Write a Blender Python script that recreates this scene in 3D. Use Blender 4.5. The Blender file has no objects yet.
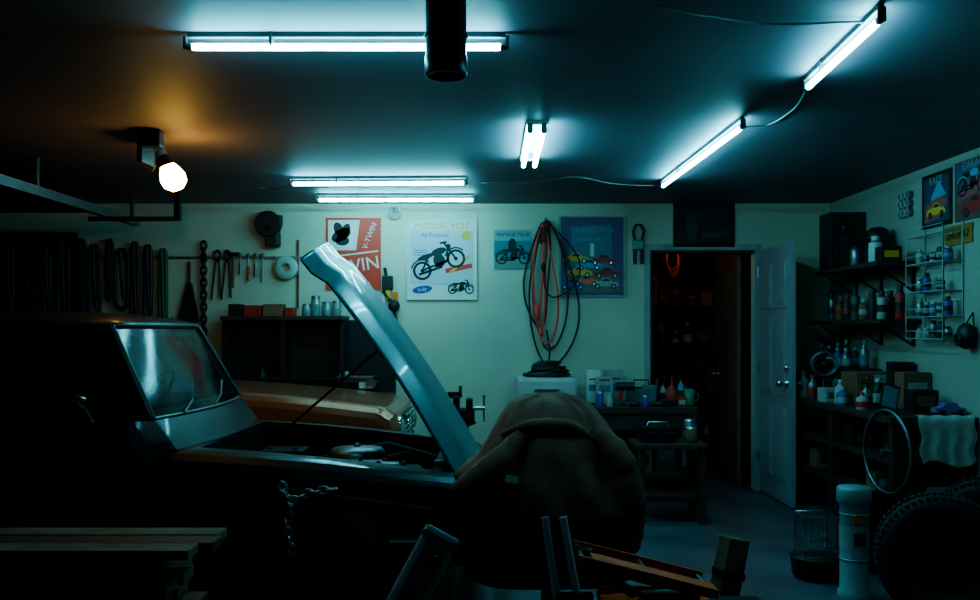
import bpy, bmesh, math, random
from mathutils import Vector, Matrix, noise
random.seed(7)
F=900.0; CX=490.0; HV=331.0; CH=1.35
BY=7.63          # back wall plane
RX=2.88          # right wall plane
LX=-5.2; FY=-2.2; CZ=2.43
def X(u,Y): return (u-CX)*Y/F
def Z(v,Y): return CH+(HV-v)*Y/F
# ---------------------------------------------------------------- materials
_m={}
def mat(name,col,rough=.55,metal=0,var=0.0,scale=8,bump=0,emit=0,coat=0,alpha=1,spec=.5):
    if name in _m: return _m[name]
    m=bpy.data.materials.new(name); m.use_nodes=True
    nt=m.node_tree; p=nt.nodes['Principled BSDF']
    p.inputs['Base Color'].default_value=(*col,1)
    p.inputs['Roughness'].default_value=rough
    p.inputs['Metallic'].default_value=metal
    p.inputs['Specular IOR Level'].default_value=spec
    if coat: p.inputs['Coat Weight'].default_value=coat; p.inputs['Coat Roughness'].default_value=.05
    if alpha<1: p.inputs['Alpha'].default_value=alpha
    if emit:
        p.inputs['Emission Color'].default_value=(*col,1); p.inputs['Emission Strength'].default_value=emit
    if var or bump:
        tc=nt.nodes.new('ShaderNodeTexCoord'); n=nt.nodes.new('ShaderNodeTexNoise')
        n.inputs['Scale'].default_value=scale; n.inputs['Detail'].default_value=6
        nt.links.new(tc.outputs['Object'],n.inputs['Vector'])
        if var:
            r=nt.nodes.new('ShaderNodeValToRGB')
            r.color_ramp.elements[0].position=.3; r.color_ramp.elements[1].position=.7
            r.color_ramp.elements[0].color=(*[c*(1-var) for c in col],1)
            r.color_ramp.elements[1].color=(*[min(1,c*(1+var)) for c in col],1)
            nt.links.new(n.outputs['Fac'],r.inputs['Fac']); nt.links.new(r.outputs['Color'],p.inputs['Base Color'])
        if bump:
            bp=nt.nodes.new('ShaderNodeBump'); bp.inputs['Strength'].default_value=bump
            bp.inputs['Distance'].default_value=.02
            nt.links.new(n.outputs['Fac'],bp.inputs['Height']); nt.links.new(bp.outputs['Normal'],p.inputs['Normal'])
    _m[name]=m; return m
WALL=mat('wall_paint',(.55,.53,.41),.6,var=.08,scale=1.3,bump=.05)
WALLR=mat('wall_paint_right_dimmed',(.34,.35,.29),.6,var=.1,scale=1.5,bump=.05)  # same paint as the back wall, with the dimmer light put into the colour
CEIL=mat('ceiling_paint',(.16,.135,.165),.62,var=.08,scale=1.2,bump=.04,spec=.4)
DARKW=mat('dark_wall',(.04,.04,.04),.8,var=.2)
FLOOR=mat('concrete',(.10,.09,.105),.5,var=.4,scale=3.2,bump=.1)
BLK=mat('black_plastic',(.013,.013,.014),.5)
BLKR=mat('black_rubber',(.018,.018,.018),.75)
BLKM=mat('black_metal',(.02,.02,.022),.35,metal=.6)
GRYM=mat('grey_metal',(.22,.22,.23),.38,metal=.8,var=.2)
STEEL=mat('steel',(.50,.50,.50),.30,metal=1)
CHR=mat('chrome',(.8,.80,.80),.12,metal=1)
WHT=mat('white_paint',(.52,.52,.50),.5)
DIRTW=mat('dirty_white',(.36,.36,.33),.6,var=.2)
DOORW=mat('door_paint',(.33,.29,.31),.4,var=.05)
PAPER=mat('paper',(.66,.64,.58),.7)
RED=mat('red',(.85,.05,.02),.5)
DRED=mat('dark_red',(.40,.02,.015),.5)
ORG=mat('orange_paint',(.95,.14,.02),.4,var=.15)
YEL=mat('yellow',(.75,.42,.04),.5)
BLU=mat('blue',(.04,.08,.30),.5)
LBLU=mat('light_blue',(.14,.32,.45),.5)
TEAL=mat('teal_ink',(.06,.20,.24),.5)
GRN=mat('green',(.03,.10,.05),.5)
PUR=mat('purple_ink',(.11,.07,.18),.5)
BRN=mat('cardboard',(.19,.09,.045),.8,var=.2)
WOOD=mat('wood',(.17,.085,.045),.65,var=.35,scale=14)
DWOOD=mat('dark_wood',(.05,.024,.016),.6,var=.35,scale=12)
LUMB=mat('lumber',(.13,.085,.05),.7,var=.4,scale=10)
GLASSB=mat('jar_glass',(.20,.26,.24),.1,coat=1)
# ---------------------------------------------------------------- builder
def frame(axis):
    a=Vector(axis).normalized()
    return a.to_track_quat('Z','Y').to_matrix().to_4x4()
class B:
    def __init__(s,name,M=None):
        s.name=name; s.bm=bmesh.new(); s.mats=[]; s.M=M or Matrix.Identity(4)
    def mi(s,m):
        if m not in s.mats: s.mats.append(m)
        return s.mats.index(m)
    def add(s,vs,fs,m,T=None,smooth=False):
        T=s.M@T if T is not None else s.M
        bv=[s.bm.verts.new(T@Vector(v)) for v in vs]; i=s.mi(m)
        for f in fs:
            if len(set(f))<3: continue
            try:
                fc=s.bm.faces.new([bv[k] for k in f]); fc.material_index=i; fc.smooth=smooth
            except ValueError: pass
        return s
    def box(s,c,d,m,rot=(0,0,0),bev=0.0,T=None):
        t=bmesh.new(); bmesh.ops.create_cube(t,size=1)
        for v in t.verts: v.co=Vector((v.co.x*d[0],v.co.y*d[1],v.co.z*d[2]))
        if bev: bmesh.ops.bevel(t,geom=t.edges[:],offset=min(bev,min(d)*.45),segments=2,affect='EDGES',profile=.6)
        t.verts.index_update()
        vs=[v.co.copy() for v in t.verts]; fs=[[v.index for v in f.verts] for f in t.faces]; t.free()
        R=Matrix.Translation(c)@Matrix.Rotation(rot[2],4,'Z')@Matrix.Rotation(rot[1],4,'Y')@Matrix.Rotation(rot[0],4,'X')
        return s.add(vs,fs,m,(T@R) if T is not None else R)
    def bx(s,x0,x1,y0,y1,z0,z1,m,bev=0.0):
        return s.box(((x0+x1)/2,(y0+y1)/2,(z0+z1)/2),(abs(x1-x0),abs(y1-y0),abs(z1-z0)),m,bev=bev)
    def loft(s,rings,m,smooth=True,cap=True,closed=True,T=None):
        n=len(rings[0]); vs=[p for r in rings for p in r]; fs=[]
        for i in range(len(rings)-1):
            for j in range(n if closed else n-1):
                k=(j+1)%n; fs.append([i*n+j,i*n+k,(i+1)*n+k,(i+1)*n+j])
        s.add(vs,fs,m,T,smooth)
        if cap and closed:
            s.add(rings[0],[list(range(n))],m,T); s.add(rings[-1],[list(range(n))],m,T)
        return s
    def lathe(s,prof,c,m,axis=(0,0,1),seg=20,smooth=True,cap=True):
        T=Matrix.Translation(c)@frame(axis)
        rings=[[(r*math.cos(2*math.pi*j/seg),r*math.sin(2*math.pi*j/seg),h) for j in range(seg)] for r,h in prof]
        return s.loft(rings,m,smooth,cap,T=T)
    def cyl(s,p0,p1,r,m,r1=None,seg=16):
        p0=Vector(p0);p1=Vector(p1); L=(p1-p0).length
        return s.lathe([(r,0),(r if r1 is None else r1,L)],p0,m,p1-p0,seg)
    def ball(s,c,rad,m,seg=16,rows=10):
        if not hasattr(rad,'__len__'): rad=(rad,)*3
        rings=[]
        for i in range(rows+1):
            a=math.pi*i/rows; rr=max(math.sin(a),.002)
            rings.append([(c[0]+rad[0]*rr*math.cos(2*math.pi*j/seg),c[1]+rad[1]*rr*math.sin(2*math.pi*j/seg),c[2]-rad[2]*math.cos(a)) for j in range(seg)])
        return s.loft(rings,m)
    def tube(s,pts,r,m,seg=8,closed=False):
        pts=[Vector(p) for p in pts]; n=len(pts); rings=[]; up=Vector((0,0,1)); prev=None
        for i,p in enumerate(pts):
            if closed: t=pts[(i+1)%n]-pts[i-1]
            else: t=pts[min(i+1,n-1)]-pts[max(i-1,0)]
            if t.length<1e-7: t=Vector((0,0,1))
            t.normalize()
            if prev is None:
                a=t.cross(up)
                if a.length<.1: a=t.cross(Vector((1,0,0)))
            else: a=prev-t*prev.dot(t)
            a.normalize(); prev=a; b=t.cross(a)
            ri=r[i] if hasattr(r,'__len__') else r
            rings.append([p+a*ri*math.cos(2*math.pi*j/seg)+b*ri*math.sin(2*math.pi*j/seg) for j in range(seg)])
        if closed: rings.append(rings[0])
        return s.loft(rings,m,True,not closed)
    def torus(s,c,R,r,axis,m,seg=32,ss=8,sx=1.0,sy=1.0):
        T=Matrix.Translation(c)@frame(axis); rings=[]
        for i in range(seg+1):
            a=2*math.pi*i/seg
            rings.append([((R+r*math.cos(2*math.pi*j/ss))*math.cos(a)*sx,(R+r*math.cos(2*math.pi*j/ss))*math.sin(a)*sy,r*math.sin(2*math.pi*j/ss)) for j in range(ss)])
        return s.loft(rings,m,True,False,T=T)
    def poly(s,pts,y,m,smooth=False):
        return s.add([(p[0],y,p[1]) for p in pts],[list(range(len(pts)))],m)
    def prism(s,pts,y0,y1,m):
        return s.loft([[(p[0],y0,p[1]) for p in pts],[(p[0],y1,p[1]) for p in pts]],m,smooth=False)
    def line(s,a,b,w,y,m):
        a=Vector(a);b=Vector(b); d=(b-a); nrm=Vector((-d.y,d.x)).normalized()*w/2
        return s.poly([a+nrm,b+nrm,b-nrm,a-nrm],y,m)
    def ring(s,c,R,w,y,m,seg=20):
        for j in range(seg):
            a0=2*math.pi*j/seg;a1=2*math.pi*(j+1)/seg
            s.poly([(c[0]+R*math.cos(a0),c[1]+R*math.sin(a0)),(c[0]+R*math.cos(a1),c[1]+R*math.sin(a1)),(c[0]+(R-w)*math.cos(a1),c[1]+(R-w)*math.sin(a1)),(c[0]+(R-w)*math.cos(a0),c[1]+(R-w)*math.sin(a0))],y,m)
    def disc(s,c,rx,rz,y,m,seg=20,rot=0):
        cr,sr=math.cos(rot),math.sin(rot); P=[]
        for j in range(seg):
            a=2*math.pi*j/seg; px,pz=rx*math.cos(a),rz*math.sin(a); P.append((c[0]+px*cr-pz*sr,c[1]+px*sr+pz*cr))
        return s.poly(P,y,m)
    def text(s,txt,c,size,y,m,rot=0,sx=1):
        cu=bpy.data.curves.new('t','FONT'); cu.body=txt; cu.size=size; cu.align_x='CENTER'; cu.align_y='CENTER'
        o=bpy.data.objects.new('t',cu); bpy.context.scene.collection.objects.link(o); bpy.context.view_layer.update()
        dg=bpy.context.evaluated_depsgraph_get(); e=o.evaluated_get(dg); me=e.to_mesh()
        vs=[v.co.copy() for v in me.vertices]; fs=[list(p.vertices) for p in me.polygons]; e.to_mesh_clear()
        bpy.data.objects.remove(o); bpy.data.curves.remove(cu)
        cr,sr=math.cos(rot),math.sin(rot)
        s.add([(c[0]+v.x*sx*cr-v.y*sr,y,c[1]+v.x*sx*sr+v.y*cr) for v in vs],fs,m); return s
    def done(s):
        bm=s.bm; bmesh.ops.recalc_face_normals(bm,faces=bm.faces[:])
        xs=[v.co for v in bm.verts]
        mn=Vector([min(v[i] for v in xs) for i in range(3)]); mx=Vector([max(v[i] for v in xs) for i in range(3)])
        o=Vector(((mn.x+mx.x)/2,(mn.y+mx.y)/2,mn.z))
        for v in bm.verts: v.co-=o
        me=bpy.data.meshes.new(s.name); bm.to_mesh(me); bm.free()
        for m in s.mats: me.materials.append(m)
        ob=bpy.data.objects.new(s.name,me); ob.location=o; bpy.context.scene.collection.objects.link(ob); return ob
# ---------------------------------------------------------------- room
DX0,DX1,DZ=X(650,BY),X(755,BY),2.035
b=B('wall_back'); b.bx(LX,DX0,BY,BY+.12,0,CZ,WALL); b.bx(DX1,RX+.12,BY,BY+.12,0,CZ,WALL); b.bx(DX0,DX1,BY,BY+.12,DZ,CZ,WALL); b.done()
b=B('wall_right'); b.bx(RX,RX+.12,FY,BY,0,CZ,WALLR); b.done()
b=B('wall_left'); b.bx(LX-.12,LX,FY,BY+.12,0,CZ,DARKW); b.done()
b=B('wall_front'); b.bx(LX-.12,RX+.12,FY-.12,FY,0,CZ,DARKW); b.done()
b=B('floor'); b.bx(LX-.12,3.4,FY-.12,10.4,-.1,0,FLOOR); b.done()
b=B('ceiling'); b.bx(LX-.12,RX+.12,FY-.12,BY+.12,CZ,CZ+.1,CEIL); b.done()
b=B('trim_door'); t=.012
b.bx(DX0-.05,DX0,BY-t,BY,0,DZ+.05,DIRTW); b.bx(DX1,DX1+.05,BY-t,BY,0,DZ+.05,DOORW); b.bx(DX0,DX1,BY-t,BY,DZ,DZ+.05,DIRTW)
b.bx(DX0,DX0+.02,BY,BY+.12,0,DZ,DWOOD); b.bx(DX0+.02,DX1,BY,BY+.12,DZ-.02,DZ,DWOOD)
b.done()
b=B('baseboard_back'); b.bx(-5.1,DX0-.07,BY-.012,BY,0,.09,DIRTW); b.bx(DX1+.07,RX,BY-.012,BY,0,.09,DIRTW); b.done()
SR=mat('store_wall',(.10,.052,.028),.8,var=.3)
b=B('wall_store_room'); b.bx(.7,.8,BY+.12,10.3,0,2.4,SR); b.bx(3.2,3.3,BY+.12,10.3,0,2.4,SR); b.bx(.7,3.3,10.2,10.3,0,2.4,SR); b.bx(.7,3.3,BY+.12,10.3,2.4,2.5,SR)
for i in range(5): b.bx(.8,3.2,8.1+i*.45,8.15+i*.45,2.28,2.4,WOOD)
b.done()
b=B('dark_wall_panel'); b.bx(-5.15,X(78,BY),BY-.022,BY-.002,.9,Z(236,BY),DARKW); b.bx(-5.15,X(78,BY),BY-.032,BY-.002,Z(236,BY),Z(233,BY),DWOOD); b.done()  # dark panel added so the far-left wall does not show lit
# ---------------------------------------------------------------- panel door
b=B('door_1'); hx=DX1+.03; yf=BY-.82; y1=BY-.02
b.bx(hx,hx+.04,yf,y1,.012,2.03,DOORW,bev=.004)
for sx in (hx-.004,hx+.044):
    for (z0,z1) in ((.18,.75),(.85,1.45),(1.53,1.9)):
        for (a,c) in ((.10,.37),(.45,.72)):
            b.bx(sx-.005,sx+.005,yf+a,yf+c,z0,z1,DOORW,bev=.004)
            b.bx(sx-.009,sx+.009,yf+a+.03,yf+c-.03,z0+.03,z1-.03,DOORW,bev=.004)
b.lathe([(.03,0),(.03,.01),(.012,.02),(.012,.04),(.028,.05),(.03,.07),(.015,.085)],(hx,yf+.07,.95),STEEL,(-1,0,0))
b.lathe([(.03,0),(.03,.01),(.012,.02),(.012,.04),(.028,.05),(.02,.06)],(hx+.04,yf+.07,.95),STEEL,(1,0,0))
b.lathe([(.025,0),(.025,.02),(.01,.03)],(hx,yf+.07,1.07),STEEL,(-1,0,0))
for z in (.25,1.0,1.8): b.cyl((hx-.008,y1+.004,z),(hx-.008,y1+.004,z+.09),.007,STEEL)
b.done()
# ---------------------------------------------------------------- fluorescent tubes
TUBE=mat('fluorescent_glow',(.20,.84,1.0),.4,emit=72)
BATT=mat('fixture_metal',(.12,.12,.12),.5)
TZ=CZ-.052
def fluor(p0,p1,tubes=1,name='fluorescent_light',gap=.07):
    b=B(name); p0=Vector((*p0,TZ)); p1=Vector((*p1,TZ)); d=(p1-p0).normalized(); n=d.cross(Vector((0,0,1)))
    ang=math.atan2(d.y,d.x); L=(p1-p0).length
    w=.022 if tubes==1 else gap+.04
    b.box(((p0+p1)/2+Vector((0,0,.042))),(L+.02,w,.02),BATT if tubes==1 else DIRTW,rot=(0,0,ang),bev=.003)
    for k in range(tubes):
        o=n*((k-(tubes-1)/2)*gap)
        b.cyl(p0+o,p1+o,.0125,TUBE,seg=12)
        for e,s in ((p0,-1),(p1,1)):
            b.cyl(e+o-d*s*.010,e+o+d*s*.010,.014,STEEL,seg=12)
            b.box(e+o+d*s*.016+Vector((0,0,.014)),(.012,.028,.05),BATT,rot=(0,0,ang),bev=.003)
    mid=(p0*.74+p1*.26)
    b.box(mid+Vector((0,0,.025)),(.010,.032,.052),BATT,rot=(0,0,ang))
    return b.done()
def cp(u,v,h=TZ-CH):
    s=(HV-v)/h; return ((u-CX)/s,F/s)
a=cp(190,47); c=cp(503,47); fluor(a,c)
a=cp(292,184); c=cp(465,183); fluor(a,c)
a=cp(318,200); c=cp(474,200); fluor(a,c)
a=cp(663,186); c=cp(742,127); fluor(a,c)
a=cp(808,87); c=cp(880,20); fluor(a,c)
a=cp(529,166); c=cp(537,131); fluor(a,c,2)
b=B('ceiling_wire')
def ceilwire(pts):
    P=[]
    for (u,v,dz) in pts:
        h=CZ-.008-dz-CH; s=(HV-v)/h; P.append(Vector(((u-CX)/s,F/s,CZ-.008-dz)))
    Q=[]
    for i in range(len(P)-1):
        p0=P[max(i-1,0)];p1=P[i];p2=P[i+1];p3=P[min(i+2,len(P)-1)]
        for k in range(8):
            t=k/8; Q.append(.5*((2*p1)+(p2-p0)*t+(2*p0-5*p1+4*p2-p3)*t*t+(3*p1-p0-3*p2+p3)*t**3))
    Q.append(P[-1]); b.tube(Q,.005,GRYM,6)
ceilwire([(480,183,0),(535,182,.01),(575,177,0),(615,184,.01),(662,186,.02)])
ceilwire([(742,127,.02),(770,124,0),(795,108,0),(806,90,.02)])
ceilwire([(878,22,.02),(850,22,0),(770,24,0),(700,14,0),(655,6,0)])
ceilwire([(292,184,.03),(275,189,0),(258,187,0)])
b.done()
b=B('vent_pipe'); px,py=X(446,2.9),2.9
b.lathe([(.066,CZ-.001),(.066,2.235),(.069,2.23),(.069,2.175),(.066,2.17),(.060,2.17),(.058,2.4)],(px,py,0),BLKM,seg=28,cap=False)
b.lathe([(.085,CZ-.015),(.085,CZ)],(px,py,0),BLKM); b.torus((px,py,2.30),.067,.005,(0,0,1),BLKM); b.done()
# warm reflector lamp; part shade added and box placed to block its ceiling glow
WARM=mat('warm_bulb',(1.0,.58,.13),.4,emit=42)
b=B('garage_work_lamp'); Yb=4.95; lx=X(165,Yb)
b.bx(lx-.10,lx+.02,Yb-.14,Yb-.07,CZ-.09,CZ,BLKM,bev=.006)
b.bx(lx-.13,lx-.10,Yb-.07,Yb+.12,CZ-.16,CZ,BLKM,bev=.006)
b.cyl((lx-.03,Yb,CZ),(lx-.03,Yb,2.33),.010,STEEL)
b.lathe([(.02,0),(.03,.01),(.03,.06),(.04,.07)],(lx-.03,Yb,2.345),DIRTW,(.42,0,-.9))
ax_=(.42,0,-.9); sh=[]
for i in range(6):
    t=i/5; r=.035+.035*t; r_=[]
    for j in range(13):
        a=math.pi*(.62+.76*j/12); r_.append((r*math.cos(a),r*math.sin(a),.04+.07*t))
    sh.append(r_)
b.loft(sh,BLKM,cap=False,closed=False,T=Matrix.Translation((lx-.03,Yb,2.345))@frame(ax_))
b.lathe([(.026,0),(.035,.02),(.056,.06),(.070,.10),(.064,.14),(.035,.168),(.002,.174)],(lx-.0,Yb,2.285),WARM,ax_,seg=24)
b.tube([(lx-.10,Yb,2.34),(lx-.13,Yb,2.26),(lx-.07,Yb,2.23),(lx-.02,Yb-.02,2.30)],.005,BLK)
b.done()
b=B('garage_door_track')
for x in (-2.83,):
    b.bx(x-.03,x+.03,3.2,7.2,2.19,2.20,GRYM); b.bx(x-.03,x-.025,3.2,7.2,2.2,2.25,GRYM); b.bx(x+.025,x+.03,3.2,7.2,2.2,2.25,GRYM)
    for y in (4.2,5.6,7.1): b.bx(x-.012,x+.012,y,y+.03,2.2,CZ,GRYM)
b.bx(-2.95,-2.3,6.6,6.65,2.16,2.19,BLKM)
b.bx(-2.32,-2.28,6.6,6.65,2.16,CZ,BLKM)
b.done()
b=B('overhead_garage_door')
for i in range(6): b.bx(-5.1,-2.87,3.3+i*.55,3.84+i*.55,2.215,2.255,BLKM,bev=.008)
for x in (-4.9,-4.0,-3.1): b.bx(x-.02,x+.02,3.3,6.6,2.255,2.28,GRYM)
b.bx(-4.9,-4.86,4.0,4.04,2.28,CZ,GRYM); b.bx(-3.14,-3.1,4.0,4.04,2.28,CZ,GRYM)
b.done()
# ---------------------------------------------------------------- cars
CG=mat('car_window_glass',(.006,.012,.015),.12,alpha=.72,spec=.28)
def wheel(b,x,y,side,r=.31,rim=STEEL):
    z=r
    b.lathe([(r*.62,-.08),(r*.9,-.09),(r*.98,-.07),(r,-.03),(r,.03),(r*.98,.07),(r*.9,.09),(r*.62,.08)],(x,y,z),BLKR,(0,1,0),seg=36)
    b.lathe([(r*.62,0),(r*.6,.03),(r*.45,.01),(r*.3,.035),(r*.12,.05),(.01,.05)],(x,y+side*.055,z),rim,(0,side,0),seg=28)
    for k in range(8):
        a=k*math.pi/4; b.cyl((x+r*.48*math.cos(a),y+side*.06,z+r*.48*math.sin(a)),(x+r*.48*math.cos(a),y+side*.075,z+r*.48*math.sin(a)),.022,BLKM,seg=8)
def car(name,paint,xf,yn,yf,zn,zc,belt,roof,wb,wt,openhood=False,chrome=CHR,low=CHR,rim=STEEL):
    b=B(name)
    fw,rw,ar=-.78,-3.25,.37
    prof=[(-.02,.28),(0,.36),(.0,zn-.12),(-.03,zn-.04),(-.09,zn)]
    n0=len(prof)
    hx=[-.15,-.17,-.45,-.75,-1.05,-1.35,-1.38,wb]
    for i,x in enumerate(hx):
        t=(-.09-x)/(-.09-wb); prof.append((x,zn+(zc-zn)*(1-(1-t)**1.5)))
    lowset=set(range(n0+1,n0+6))
    prof+=[(wb-.1,belt),(-2.6,belt-.005),(-3.5,belt-.01),(-3.9,belt-.05),(-4.12,belt-.12),(-4.16,.6),(-4.14,.34),(-4.05,.26)]
    def arch(c):
        for k in range(13):
            a=math.radians(188-k*(196)/12); prof.append((c+ar*math.cos(a),.31+min(ar,zn-.36)*math.sin(a)))
    arch(rw); arch(fw)
    def ring(y,inset,lower):
        R=[]
        for i,(x,z) in enumerate(prof):
            zz=z
            if lower and i in lowset: zz=.46
            elif z>.5: zz=z-inset*.9*min(1,(z-.5)/.3)
            xx=x
            if i<n0: xx=x-inset*.8
            if -4.2<x<-4.0: xx=x+inset*.8
            R.append((xf+xx,y,zz))
        return R
    L=[ring(yn+.0,.09,False),ring(yn+.012,.045,False),ring(yn+.05,.012,False),ring(yn+.10,0,False)]
    if openhood: L+=[ring(yn+.19,0,False),ring(yn+.20,0,True),ring(yf-.20,0,True),ring(yf-.19,0,False)]
    L+=[ring(yf-.10,0,False),ring(yf-.05,.012,False),ring(yf-.012,.045,False),ring(yf,.09,False)]
    b.loft(L,paint,smooth=False)
    x0,x1=xf+wb-.02,xf-3.62; t0,t1=xf+wt,xf-3.15; ya,yb=yn+.07,yf-.07; yc,yd=yn+.17,yf-.17; zb=belt-.01; zt=roof-.06
    A=[(x0,ya,zb),(x0,yb,zb),(x1,yb,zb),(x1,ya,zb)]; T=[(t0,yc,zt),(t0,yd,zt),(t1,yd,zt),(t1,yc,zt)]
    mid=lambda p,q,t:tuple(p[i]+(q[i]-p[i])*t for i in range(3))
    ws=[];wt_=[]
    for k in range(9):
        t=k/8; bow=.07*(1-(2*t-1)**2)
        ws.append((x0+bow,ya+(yb-ya)*t,zb)); wt_.append((t0+bow*.8,yc+(yd-yc)*t,zt))
    b.loft([ws,wt_],CG,cap=False,closed=False)
    # cowl panel between hood line and windshield base
    b.loft([[(p[0]+.12,p[1],zc+.0) for p in ws],[(p[0]+.02,p[1],zb-.005) for p in ws]],paint,cap=False,closed=False)
    b.add([A[3],A[0],T[0],T[3]],[[0,1,2,3]],CG); b.add([A[1],A[2],T[2],T[1]],[[0,1,2,3]],CG); b.add([A[2],A[3],T[3],T[2]],[[0,1,2,3]],CG)
    for i in (0,1): b.tube([A[i],T[i]],.022,paint)
    for i in (2,3): b.tube([A[i],T[i]],.05,paint)
    for s in (0,1):
        Pb,Pt=((A[0],T[0]),(A[1],T[1]))[s]; Qb,Qt=((A[3],T[3]),(A[2],T[2]))[s]
        b.tube([mid(Pb,Qb,.47),mid(Pt,Qt,.42)],.024,paint)
        b.tube([mid(Pb,Qb,.13),mid(Pt,Qt,.02)],.006,low)
        b.tube([Pb,Qb],.008,low); b.tube([(Pt[0]+.01,Pt[1]+(-.02 if s==0 else .02),Pt[2]+.005),(Qt[0],Qt[1]+(-.02 if s==0 else .02),Qt[2]+.005)],.008,low)
    b.tube(ws,.010,chrome); b.tube(wt_,.009,low)
    def rr(ex,z):
        pts=[];nx=10
        xa,xb=t0+ex,t1-ex; 
        for k in range(nx+1):
            t=k/nx; pts.append((xa+.055*(1-(2*t-1)**2),yc-ex+(yd-yc+2*ex)*t,z))
        for k in range(nx+1):
            t=1-k/nx; pts.append((xb-.03*(1-(2*t-1)**2),yc-ex+(yd-yc+2*ex)*t,z))
        return pts
    b.loft([rr(.0,zt-.01),rr(.015,zt+.005),rr(.0,zt+.025),rr(-.08,zt+.05),rr(-.25,zt+.075),rr(-.45,zt+.085)],paint)
    for yy in (yn+.45,yf-.45):
        b.box((xf-2.45,yy,belt+.04),(.14,.48,.3),BLK,bev=.05,rot=(0,-.15,0)); 
    b.bx(xf-3.3,xf-3.15,yn+.25,yf-.25,belt-.05,belt+.12,BLK,bev=.05)
    b.torus((xf-1.95,yf-.45,belt+.02),.18,.012,(-.9,0,.5),BLK)
    b.bx(xf+wb-.45,xf+wb-.15,yn+.15,yf-.15,belt-.03,belt+.02,BLK,bev=.02)
    for yy in (yn+.35,yn+.85): b.tube([(x0+.06,yy,zb+.01),(x0+.03,yy+.2,zb+.05),(x0-.02,yy+.38,zb+.12)],.006,GRYM)
    for wx in (fw,rw):
        wheel(b,xf+wx,yn+.10,-1,rim=rim); wheel(b,xf+wx,yf-.10,1,rim=rim)
        b.bx(xf+wx-.3,xf+wx+.3,yn+.2,yf-.2,.26,.5,BLK)
    b.tube([(xf-.25,yn+.0,zn-.13),(xf-2.0,yn-.002,belt-.17),(xf-4.05,yn,belt-.2)],.006,low)
    b.tube([(xf-2.65,yn-.02,belt-.10),(xf-2.8,yn-.02,belt-.10)],.010,low)
    for sx in (-1.72,-2.72):
        b.bx(xf+sx-.003,xf+sx+.003,yn-.004,yn+.01,.35,belt-.07,BLK)
    for yy in (yn+.20,yf-.20):
        b.lathe([(.10,0),(.108,.02),(.10,.035),(.092,.03)],(xf-.03,yy,zn-.17),chrome,(1,0,0),seg=28,cap=False)
        b.lathe([(.092,0),(.08,.03),(.05,.045),(.01,.05)],(xf-.02,yy,zn-.17),GLASSB,(1,0,0),seg=24)
    b.bx(xf-.01,xf+.012,yn+.32,yf-.32,zn-.27,zn-.07,BLK)
    for k in range(6): b.bx(xf,xf+.02,yn+.32,yf-.32,zn-.265+k*.037,zn-.255+k*.037,chrome)
    b.torus((xf+.01,(yn+yf)/2,zn-.16),.10,.012,(1,0,0),chrome,sx=1.0,sy=.8)
    b.tube([(xf-.45,yn-.03,.38),(xf-.1,yn-.03,.38),(xf+.07,yn+.05,.38),(xf+.10,(yn+yf)/2,.38),(xf+.07,yf-.05,.38),(xf-.1,yf+.03,.38),(xf-.45,yf+.03,.38)],.04,low,seg=10)
    return b
NAVY=mat('car_paint_dark',(.006,.008,.010),.42,coat=.12)
CARY0,CARY1=4.1,5.7
b=car('classic_car',NAVY,0.0,CARY0,CARY1,.665,.80,.95,1.43,-1.55,-1.80,openhood=True,low=BLKM,rim=BLKM,chrome=GRYM)
mx,my,mz=X(72,4.02),4.02,Z(399,4.02)
b.ball((mx,my,mz),(.07,.03,.024),CHR); b.tube([(mx+.01,my,mz-.01),(mx+.04,my+.05,mz-.05),(mx+.05,my+.1,.93)],.009,CHR)
b.bx(-1.15,-.35,4.62,5.1,.4,.60,BLKM,bev=.03); b.bx(-1.05,-.45,4.70,4.86,.58,.66,GRYM,bev=.03)
for k in range(4): b.cyl((-.95+.13*k,4.78,.66),(-.95+.13*k,4.78,.67),.012,BLK); 
for k in range(4): b.tube([(-.95+.13*k,4.72,.64),(-.93+.12*k,4.60,.68),(-.8+.06*k,4.5,.66),(-.70,4.45,.60)],.008,BLKR)
b.lathe([(.15,0),(.16,.02),(.16,.07),(.14,.09),(.02,.10)],(-.75,5.08,.60),GRYM,seg=28); b.lathe([(.02,0),(.02,.015),(.005,.02)],(-.75,5.08,.70),STEEL)
b.bx(-.30,-.24,4.5,5.3,.42,.64,BLK,bev=.01); b.cyl((-.27,4.8,.64),(-.27,4.8,.66),.03,STEEL)
b.bx(-1.33,-1.08,5.18,5.4,.46,.66,BLK,bev=.01); b.cyl((-1.28,5.24,.66),(-1.28,5.24,.68),.015,RED); b.cyl((-1.13,5.24,.66),(-1.13,5.24,.68),.015,STEEL)
b.lathe([(.07,0),(.08,.03),(.06,.10),(.03,.12)],(-1.25,4.45,.46),GRYM); b.lathe([(.09,0),(.10,.02),(.06,.16),(.05,.18)],(-.78,4.42,.46),BLKM); b.lathe([(.09,0),(.10,.02),(.06,.16),(.05,.18)],(-.78,5.38,.46),BLKM)
b.bx(-.55,-.38,4.33,4.45,.46,.64,DIRTW,bev=.02); b.cyl((-.47,4.39,.64),(-.47,4.39,.67),.03,BLK)
b.tube([(-.3,4.75,.60),(-.4,4.78,.70),(-.55,4.82,.66)],.025,BLKR)
b.tube([(-1.0,5.2,.60),(-.6,5.3,.68),(-.3,5.15,.62)],.022,BLKR)
HOOD=mat('hood_paint',(.085,.150,.165),.36,metal=.25,coat=.3,var=.1,scale=3)
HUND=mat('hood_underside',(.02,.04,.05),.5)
c00=Vector((-.11,4.31,.655)); c01=Vector((-.12,5.45,.67)); c10=Vector((-.85,4.33,1.735)); c11=Vector((-.935,5.40,1.885))
nrm=Vector((1.06,0,.77)).normalized(); NA,NB=16,16
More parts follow.
